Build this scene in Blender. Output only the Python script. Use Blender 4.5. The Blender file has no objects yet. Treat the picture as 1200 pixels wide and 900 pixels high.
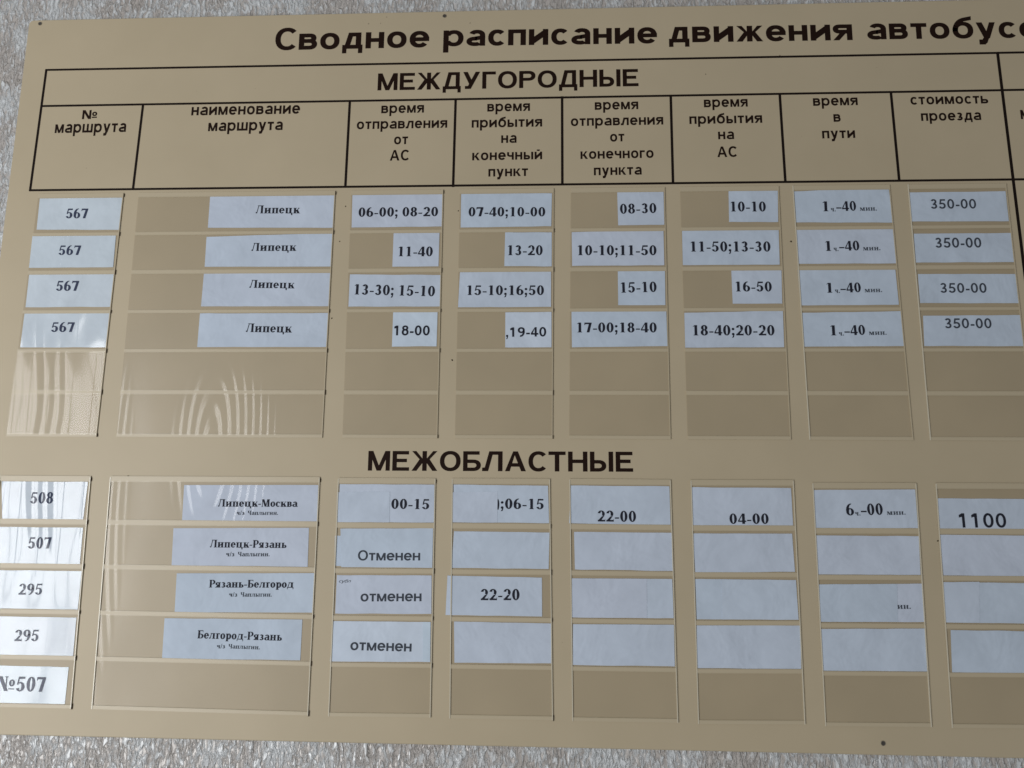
import bpy, math, random
from mathutils import Matrix, Vector, noise

# Wall-hung bus timetable board. Board coordinates below are millimetres on the board's face:
# X to the right, Y down, h out of the board towards the room. Board face = world plane y = 0.
Z0 = 0.0
def W(x, y, h=0.0):
    return (x*.001, -h*.001, Z0 - y*.001)

scn = bpy.context.scene
CAM_LENS=25.859
CAM_POS=(31.28, 112.29, -690.23)
CAM_R=[[0.999, -0.008142, 0.043951], [0.000978, 0.987016, 0.160618], [-0.044688, -0.160414, 0.986038]]
# ---------------------------------------------------------------- camera
cam_d = bpy.data.cameras.new('camera')
cam = bpy.data.objects.new('camera', cam_d)
scn.collection.objects.link(cam)
cam_d.sensor_width = 36.0
cam_d.lens = CAM_LENS
cam_d.clip_start = 0.02
cam_d.clip_end = 50
b2w = lambda v: Vector((v[0], v[2], -v[1]))            # board axes -> world axes
rx, dy, fz = (b2w(r) for r in CAM_R)
rot = Matrix((rx, -dy, -fz)).transposed().to_4x4()
cam.matrix_world = Matrix.Translation(Vector(W(CAM_POS[0], CAM_POS[1], -CAM_POS[2]))) @ rot
cam_d.dof.use_dof = True
cam_d.dof.focus_distance = 0.71
cam_d.dof.aperture_fstop = 7.8
scn.camera = cam

# ---------------------------------------------------------------- light: a dim room, daylight through a two-pane window to the left
EXPOSURE = 0.14
ROOM = (0.200, 0.198, 0.188)
WIN_E = 14.9
world = bpy.data.worlds.new('World'); scn.world = world
world.use_nodes = True
bg = world.node_tree.nodes['Background']
bg.inputs['Color'].default_value = (*ROOM, 1); bg.inputs['Strength'].default_value = 1.0

def area(name, loc, target, w, h, power, col):
    d = bpy.data.lights.new(name, 'AREA'); d.shape = 'RECTANGLE'; d.size = w; d.size_y = h
    d.energy = power; d.color = col
    o = bpy.data.objects.new(name, d); scn.collection.objects.link(o)
    o.location = loc
    o.rotation_euler = (Vector(target) - Vector(loc)).to_track_quat('-Z', 'Y').to_euler()
    return o
WC = Vector((-1.40, -1.50, Z0 - .425)); TG = Vector((-.25, 0, Z0 - .1))
side = (TG - WC).cross(Vector((0, 0, 1))).normalized()
for k, s in enumerate((-1, 1)):
    p = WC + side * (.29 * s)
    area('window_light', p, p + (TG - WC), .54, 1.60, WIN_E, (1.0, .995, .98))

scn.view_settings.view_transform = 'Standard'
scn.view_settings.look = 'None'
scn.view_settings.exposure = EXPOSURE
scn.view_settings.gamma = 1
scn.cycles.max_bounces = 6
scn.cycles.transparent_max_bounces = 16
scn.cycles.use_denoising = True
scn.cycles.denoising_input_passes = 'RGB_ALBEDO'

# ---------------------------------------------------------------- materials
MATS = {}
def mat(name, col, rough=.6, spec=.5, setup=None):
    m = bpy.data.materials.new(name); m.use_nodes = True
    nt = m.node_tree; b = nt.nodes['Principled BSDF']
    b.inputs['Base Color'].default_value = (*col, 1)
    b.inputs['Roughness'].default_value = rough
    b.inputs['Specular IOR Level'].default_value = spec
    if setup: setup(nt, b)
    MATS[name] = m
    return m
def nd(nt, t, **kw):
    n = nt.nodes.new(t)
    for k, v in kw.items():
        if k in n.inputs: n.inputs[k].default_value = v
        else: setattr(n, k, v)
    return n
def geo(nt, scale=(1, 1, 1), loc=(0, 0, 0)):
    g = nt.nodes.new('ShaderNodeNewGeometry')
    mp = nt.nodes.new('ShaderNodeMapping'); mp.inputs['Scale'].default_value = scale; mp.inputs['Location'].default_value = loc
    nt.links.new(g.outputs['Position'], mp.inputs['Vector'])
    return mp.outputs['Vector']
def noise_n(nt, vec, sc, det=3, rough=.5, dist=0):
    n = nd(nt, 'ShaderNodeTexNoise'); n.inputs['Scale'].default_value = sc; n.inputs['Detail'].default_value = det
    n.inputs['Roughness'].default_value = rough; n.inputs['Distortion'].default_value = dist
    nt.links.new(vec, n.inputs['Vector'])
    return n.outputs['Fac']
def ramp(nt, fac, stops):
    r = nt.nodes.new('ShaderNodeValToRGB')
    e = r.color_ramp.elements
    while len(e) < len(stops): e.new(.5)
    for q, (p, c) in zip(e, stops): q.position = p; q.color = (*c, 1) if len(c) == 3 else c
    nt.links.new(fac, r.inputs['Fac'])
    return r.outputs['Color']
def bump(nt, h, strength, dist, prev=None):
    b = nt.nodes.new('ShaderNodeBump'); b.inputs['Strength'].default_value = strength; b.inputs['Distance'].default_value = dist
    if dist == 1.0: b.inputs['Filter Width'].default_value = 1.5
    nt.links.new(h, b.inputs['Height'])
    if prev is not None: nt.links.new(prev, b.inputs['Normal'])
    return b.outputs['Normal']

def board_setup(nt, b):
    v = geo(nt)
    f = noise_n(nt, v, 7, 4, .6)
    c = ramp(nt, f, [(.3, (.420, .360, .256)), (.7, (.455, .390, .280))])
    nt.links.new(c, b.inputs['Base Color'])
    n = noise_n(nt, geo(nt, (1, 1, 1)), 900, 2)
    nt.links.new(bump(nt, n, .12, .0002, bump(nt, noise_n(nt, v, 9, 2), .25, .004)), b.inputs['Normal'])
mat('board_plastic', (.42, .36, .26), .42, .30, board_setup)
mat('strip_plastic', (.446, .387, .280), .35, .5)
def back_setup(nt, b):
    v = geo(nt)
    c = ramp(nt, noise_n(nt, v, 14, 3), [(.3, (.356, .298, .206)), (.7, (.388, .324, .224))])
    nt.links.new(c, b.inputs['Base Color'])
mat('backing_plastic', (.37, .31, .225), .4, .4, back_setup)
mat('edge_lit_plastic', (.56, .52, .42), .22, .8)  # pale colour stands in for the lit edge of the cover sheets
mat('vinyl_brown', (.014, .006, .004), .6, .08)
mat('vinyl_line', (.010, .006, .005), .6, .08)
mat('dirt_and_gap_shade', (.055, .04, .025), .9, .1)  # dirt specks, and the painted shade in gaps at strip ends
mat('screw_metal', (.05, .045, .04), .5, .5)
mat('screw_rim', (.22, .19, .14), .5, .5)
mat('ink', (.014, .016, .028), .7, .2)
mat('ink_grey', (.045, .055, .075), .7, .2)

def paper(name, col, coat=0.0, wav=None):
    def setup(nt, b):
        v = geo(nt)
        tc = nt.nodes.new('ShaderNodeObjectInfo')
        add = nt.nodes.new('ShaderNodeVectorMath'); add.operation = 'ADD'
        nt.links.new(v, add.inputs[0]); nt.links.new(tc.outputs['Random'], add.inputs[1])
        f = noise_n(nt, add.outputs[0], 34, 4, .6)
        c2 = tuple(x * .90 for x in col)
        c = ramp(nt, f, [(.30, c2), (.66, col)])
        tint = ramp(nt, tc.outputs['Random'], [(0.0, (1.02, .995, 1.0)), (.5, (1, 1, 1)), (1.0, (.97, .995, .998))])
        ml = nt.nodes.new('ShaderNodeMix'); ml.data_type = 'RGBA'; ml.blend_type = 'MULTIPLY'; ml.inputs[0].default_value = 1.0
        nt.links.new(c, ml.inputs[6]); nt.links.new(tint, ml.inputs[7])
        nt.links.new(ml.outputs[2], b.inputs['Base Color'])
        n1 = bump(nt, noise_n(nt, add.outputs[0], 28, 3, .55, .4), .55, .0035)
        n2 = bump(nt, noise_n(nt, add.outputs[0], 420, 2), .12, .0003, n1)
        nt.links.new(n2, b.inputs['Normal'])
        if coat:  # reflection of the cover film, put on the paper itself as a coat
            b.inputs['Coat Weight'].default_value = coat; b.inputs['Coat Roughness'].default_value = .10
            b.inputs['Coat IOR'].default_value = 1.5
            b.inputs['Coat IOR'].default_value = 1.68 if wav == 'a' else 1.5
            nt.links.new(bump(nt, film_height(nt, wav), 1.0, 1.0), b.inputs['Coat Normal'])
    return mat(name, col, .75, .25, setup)

def film_height(nt, kind):
    """height in metres of the buckled cover film"""
    v = geo(nt)
    def wv(scale, dist, dsc, loc=(0, 0, 0), sc=(1, 1, 1), prof='SIN'):
        w = nt.nodes.new('ShaderNodeTexWave'); w.wave_type = 'BANDS'; w.bands_direction = 'X'; w.wave_profile = prof
        w.inputs['Scale'].default_value = scale; w.inputs['Distortion'].default_value = dist
        w.inputs['Detail'].default_value = 0.0; w.inputs['Detail Scale'].default_value = dsc
        nt.links.new(geo(nt, sc, loc), w.inputs['Vector'])
        return w.outputs['Fac']
    def mul(a, k):
        m = nt.nodes.new('ShaderNodeMath'); m.operation = 'MULTIPLY'; m.inputs[1].default_value = k
        nt.links.new(a, m.inputs[0]); return m.outputs[0]
    def addn(a, b):
        m = nt.nodes.new('ShaderNodeMath'); m.operation = 'ADD'
        nt.links.new(a, m.inputs[0]); nt.links.new(b, m.inputs[1]); return m.outputs[0]
    def spot(cx, cy, rx, ry):                # 1 at a point of the board, 0 beyond an ellipse round it
        wx, _, wz = W(cx, cy)
        m = nt.nodes.new('ShaderNodeTexGradient'); m.gradient_type = 'SPHERICAL'
        nt.links.new(geo(nt, (1000 / rx, .01, 1000 / ry), (-wx * 1000 / rx, 0, -wz * 1000 / ry)), m.inputs['Vector'])
        return m.outputs['Fac']
    def times(a, b):
        m = nt.nodes.new('ShaderNodeMath'); m.operation = 'MULTIPLY'
        nt.links.new(a, m.inputs[0]); nt.links.new(b, m.inputs[1]); return m.outputs[0]
    if kind == 'a':
        s1 = mul(wv(10.0, 3.6, 2.2, sc=(1, 1, .42)), .0014)
        s2 = mul(wv(17.0, 4.0, .9, (.3, 0, 0), sc=(1, 1, .25), prof='SAW'), .00022)
        zs = nt.nodes.new('ShaderNodeSeparateXYZ'); nt.links.new(v, zs.inputs[0])
        fl = nt.nodes.new('ShaderNodeMapRange'); fl.inputs['From Min'].default_value = Z0 - .215; fl.inputs['From Max'].default_value = Z0 - .130
        fl.inputs['To Min'].default_value = .06
        nt.links.new(zs.outputs['Z'], fl.inputs['Value'])
        f = times(addn(s1, s2), fl.outputs[0])
        g = mul(noise_n(nt, geo(nt, (1, 1, .5)), 16, 1, .4), .0022)
        return addn(f, g)
    if kind == 'b':
        rg = nt.nodes.new('ShaderNodeTexWave'); rg.wave_type = 'RINGS'; rg.rings_direction = 'SPHERICAL'; rg.wave_profile = 'SIN'
        rg.inputs['Scale'].default_value = 40.0; rg.inputs['Distortion'].default_value = 4.0
        rg.inputs['Detail'].default_value = 0.0; rg.inputs['Detail Scale'].default_value = .55
        wx, _, wz = W(-288, 62)
        nt.links.new(geo(nt, (1, 1, .26), (-wx, 0, -wz * .26)), rg.inputs['Vector'])
        f = times(mul(rg.outputs['Fac'], .00125), addn(spot(-268, 62, 62, 100), mul(spot(-385, 130, 26, 170), .4)))
        g = mul(noise_n(nt, geo(nt, (1, 1, .5)), 9, 1, .4), .004)
        x = nt.nodes.new('ShaderNodeSeparateXYZ'); nt.links.new(v, x.inputs[0])
        return addn(addn(f, g), mul(x.outputs['X'], -.115))
    return mul(noise_n(nt, geo(nt, (1, 1, .6)), 12, 1, .4), .0008)

def ink_setup(nt, b):                        # cover film's glossy veil put on the print itself as a coat
    b.inputs['Coat Weight'].default_value = .5; b.inputs['Coat Roughness'].default_value = .12; b.inputs['Coat IOR'].default_value = 1.6
    nt.links.new(bump(nt, film_height(nt, 'a'), 1.0, 1.0), b.inputs['Coat Normal'])
mat('ink_veil_tint', (.030, .042, .090), .7, .2, ink_setup)  # blue-grey veil of the film's reflection put into the ink colour
PAPER = (.525, .605, .735)
paper('paper', PAPER)
paper('paper_film_sheen_left', (.60, .68, .78), 1.0, 'a')  # film's glare put into a paler base and a coat
paper('paper_film_sheen_name', PAPER, .65, 'b')
paper('paper_bright', (.57, .67, .80))

def film(name, kind, tint=(.985, .985, .98), fac=1.0, rough=.07):
    m = bpy.data.materials.new(name); m.use_nodes = True
    nt = m.node_tree
    for n in list(nt.nodes): nt.nodes.remove(n)
    out = nt.nodes.new('ShaderNodeOutputMaterial'); mix = nt.nodes.new('ShaderNodeMixShader')
    t = nt.nodes.new('ShaderNodeBsdfTransparent'); t.inputs['Color'].default_value = (*tint, 1)
    g = nt.nodes.new('ShaderNodeBsdfAnisotropic'); g.inputs['Roughness'].default_value = rough
    fr = nt.nodes.new('ShaderNodeFresnel'); fr.inputs['IOR'].default_value = 1.40
    nrm = bump(nt, film_height(nt, kind), 1.0, 1.0)
    nt.links.new(nrm, g.inputs['Normal'])
    k = nt.nodes.new('ShaderNodeMath'); k.operation = 'MULTIPLY'; k.inputs[1].default_value = fac
    nt.links.new(fr.outputs[0], k.inputs[0])
    gm = nt.nodes.new('ShaderNodeNewGeometry'); inv = nt.nodes.new('ShaderNodeMath'); inv.operation = 'SUBTRACT'; inv.inputs[0].default_value = 1.0
    nt.links.new(gm.outputs['Backfacing'], inv.inputs[1])
    k2 = nt.nodes.new('ShaderNodeMath'); k2.operation = 'MULTIPLY'
    nt.links.new(k.outputs[0], k2.inputs[0]); nt.links.new(inv.outputs[0], k2.inputs[1]); nt.links.new(k2.outputs[0], mix.inputs['Fac'])
    nt.links.new(t.outputs[0], mix.inputs[1]); nt.links.new(g.outputs[0], mix.inputs[2])
    nt.links.new(mix.outputs[0], out.inputs['Surface'])
    MATS[name] = m
film('film_left', 'a', fac=1.3, rough=.11)
film('film_name', 'b', fac=1.3, rough=.14)
film('film_flat', 'c', fac=1.0)
m = bpy.data.materials.new('film_clear'); m.use_nodes = True
nt = m.node_tree
for n in list(nt.nodes): nt.nodes.remove(n)
o_ = nt.nodes.new('ShaderNodeOutputMaterial'); t_ = nt.nodes.new('ShaderNodeBsdfTransparent')
t_.inputs['Color'].default_value = (.97, .97, .97, 1); nt.links.new(t_.outputs[0], o_.inputs['Surface'])
MATS['film_clear'] = m  # no gloss of its own; cards in the left columns carry the film's sheen

def wall_setup(nt, b):
    v = geo(nt, (1, 1, .40))
    f = noise_n(nt, v, 300, 4, .6, .6)
    patch = noise_n(nt, geo(nt, (1, 1, .6)), 38, 3, .6)
    base = ramp(nt, noise_n(nt, geo(nt), 9, 3), [(.35, (.41, .385, .372)), (.65, (.47, .45, .44))])
    sm = nt.nodes.new('ShaderNodeMath'); sm.operation = 'MULTIPLY_ADD'; sm.inputs[1].default_value = .8
    nt.links.new(patch, sm.inputs[0]); nt.links.new(f, sm.inputs[2])
    fac = ramp(nt, sm.outputs[0], [(.84, (0, 0, 0)), (1.06, (.9, .9, .9))])
    mx = nt.nodes.new('ShaderNodeMix'); mx.data_type = 'RGBA'
    nt.links.new(fac, mx.inputs[0]); nt.links.new(base, mx.inputs[6]); mx.inputs[7].default_value = (.62, .66, .70, 1)
    nt.links.new(mx.outputs[2], b.inputs['Base Color'])
    ridge = ramp(nt, f, [(.42, (0, 0, 0)), (.60, (1, 1, 1))])
    n1 = bump(nt, ridge, 1.0, .0013)
    nt.links.new(n1, b.inputs['Normal'])
mat('wall_paper', (.4, .38, .37), .30, .9, wall_setup)

# ---- measured layout of the board, millimetres
LINES=[((-494.4, -335.1), (481.05, -334.37), 1.5), ((-493.7, -293.99), (481.32, -294.15), 1.5), ((-496.35, -200.79), (483.34, -200.68), 1.5), ((-494.4, -335.1), (-496.35, -200.79), 1.7), ((-386.16, -294.06), (-388.2, -201.67), 1.7), ((-168.92, -294.08), (-169.41, -200.69), 1.7), ((-59.87, -294.05), (-60.51, -200.05), 1.7), ((48.39, -294.57), (48.38, -200.84), 1.7), ((157.46, -293.56), (157.29, -201.34), 1.7), ((265.48, -294.12), (266.33, -201.54), 1.7), ((374.21, -293.72), (375.37, -201.64), 1.7)]
HOLD_U=[[(-486.8, -194.78), (-397.14, -197.46), (-400.39, 51.93), (-490.43, 51.72)], [(-381.83, -195.45), (-179.21, -197.72), (-180.03, 52.31), (-380.93, 52.5)], [(-163.09, -195.72), (-70.19, -197.37), (-70.07, 51.59), (-160.89, 51.41)], [(-53.49, -195.83), (39.91, -196.99), (38.47, 50.73), (-53.51, 50.72)], [(56.78, -196.35), (148.95, -196.62), (148.27, 51.46), (54.03, 51.07)], [(163.93, -196.45), (259.42, -196.66), (258.44, 51.78), (164.0, 51.39)], [(272.98, -196.94), (365.59, -197.17), (369.0, 52.08), (275.49, 51.7)], [(382.96, -196.52), (475.46, -196.3), (477.05, 52.38), (384.13, 52.01)], [(492.89, -194.78), (582.54, -197.46), (579.3, 51.93), (489.26, 51.72)]]
HOLD_L=[[(-491.65, 90.52), (-401.99, 90.52), (-398.9, 299.55), (-488.56, 299.55)], [(-382.27, 90.42), (-180.43, 89.89), (-180.4, 301.21), (-379.23, 299.69)], [(-162.75, 90.57), (-70.72, 90.35), (-70.05, 300.8), (-161.81, 301.56)], [(-55.09, 90.25), (36.07, 90.03), (38.68, 300.76), (-52.89, 301.17)], [(54.34, 89.9), (147.26, 90.06), (148.25, 300.66), (55.95, 301.12)], [(165.72, 90.17), (258.78, 89.69), (257.84, 299.83), (165.76, 301.36)], [(275.85, 91.97), (368.36, 91.56), (365.18, 299.72), (275.05, 300.87)], [(385.76, 91.51), (476.79, 91.26), (470.86, 298.93), (382.38, 300.06)]]
STR_U=[0.0, 0.0198, 0.1681, 0.1823, 0.328, 0.3454, 0.4936, 0.5072, 0.6528, 0.6662, 0.8161, 0.8332, 0.9871, 1.0]
STR_L=[0.0, 0.0214, 0.1907, 0.2147, 0.388, 0.409, 0.5868, 0.6063, 0.7817, 0.7998, 0.9847, 1.0]
HEADS=[('title', ('Сводное', 'ab', -250.74, -352.6, 0.05, 161.93, 25.4)), ('title', ('расписание', 'ab', -74.1, -353.4, -0.33, 219.3, 24.7)), ('title', ('движения', 'ab', 157.28, -352.55, -0.36, 183.52, 24.14)), ('title', ('автобусов', 'ab', 355.49, -351.74, -0.52, 145.06, 23.93, 'автобус')), ('heading', ('МЕЖДУГОРОДНЫЕ', 'ab', -140.8, -305.24, -0.04, 266.33, 18.92)), ('heading', ('МЕЖОБЛАСТНЫЕ', 'ab', -135.29, 82.78, 0.1, 248.38, 18.54)), ('col', ('№', 'an', -449.89, -278.49, 0.09, 15.76, 10.11)), ('col', ('маршрута', 'an', -477.44, -263.4, 0.14, 75.63, 13.2)), ('col', ('наименование', 'an', -334.13, -280.78, 0.08, 113.81, 12.73)), ('col', ('маршрута', 'an', -315.06, -262.98, 0.14, 77.74, 12.64)), ('col', ('время', 'an', -135.97, -279.85, 0.09, 43.84, 11.41)), ('col', ('отправления', 'an', -160.51, -262.74, 0.14, 92.6, 11.33)), ('col', ('от', 'an', -121.63, -245.72, 0.2, 14.19, 11.25)), ('col', ('АС', 'an', -125.37, -228.18, 0.26, 19.34, 11.41)), ('col', ('время', 'an', -27.41, -279.91, 0.09, 43.28, 11.34)), ('col', ('прибытия', 'an', -43.01, -262.58, 0.14, 71.24, 11.25)), ('col', ('на', 'an', -12.92, -245.61, 0.2, 15.46, 11.17)), ('col', ('конечный', 'an', -41.89, -227.33, 0.26, 70.18, 11.08)), ('col', ('пункт', 'an', -25.35, -209.85, 0.32, 39.55, 11.0)), ('col', ('время', 'an', 81.22, -279.94, 0.09, 43.57, 11.26)), ('col', ('отправления', 'an', 57.12, -262.76, 0.14, 92.18, 11.18)), ('col', ('от', 'an', 96.17, -245.47, 0.2, 14.16, 11.09)), ('col', ('конечного', 'an', 66.55, -227.33, 0.27, 72.38, 11.01)), ('col', ('пункта', 'an', 79.68, -209.9, 0.33, 47.12, 10.92)), ('col', ('время', 'an', 190.17, -280.86, 0.08, 43.26, 11.2)), ('col', ('прибытия', 'an', 175.24, -263.1, 0.14, 71.66, 11.11)), ('col', ('на', 'an', 203.02, -246.35, 0.2, 15.57, 11.03)), ('col', ('АС', 'an', 201.49, -227.48, 0.27, 19.17, 11.19)), ('col', ('время', 'an', 297.66, -280.58, 0.09, 43.53, 11.14)), ('col', ('в', 'an', 316.61, -263.21, 0.15, 6.88, 11.05)), ('col', ('пути', 'an', 304.55, -245.74, 0.21, 31.88, 10.97)), ('col', ('стоимость', 'an', 392.46, -280.23, 0.09, 74.72, 11.08)), ('col', ('проезда', 'an', 401.3, -262.75, 0.15, 57.5, 11.0)), ('col', ('маршрута', 'an', 496.61, -263.1, 0.3, 75.63, 13.2))]
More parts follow.
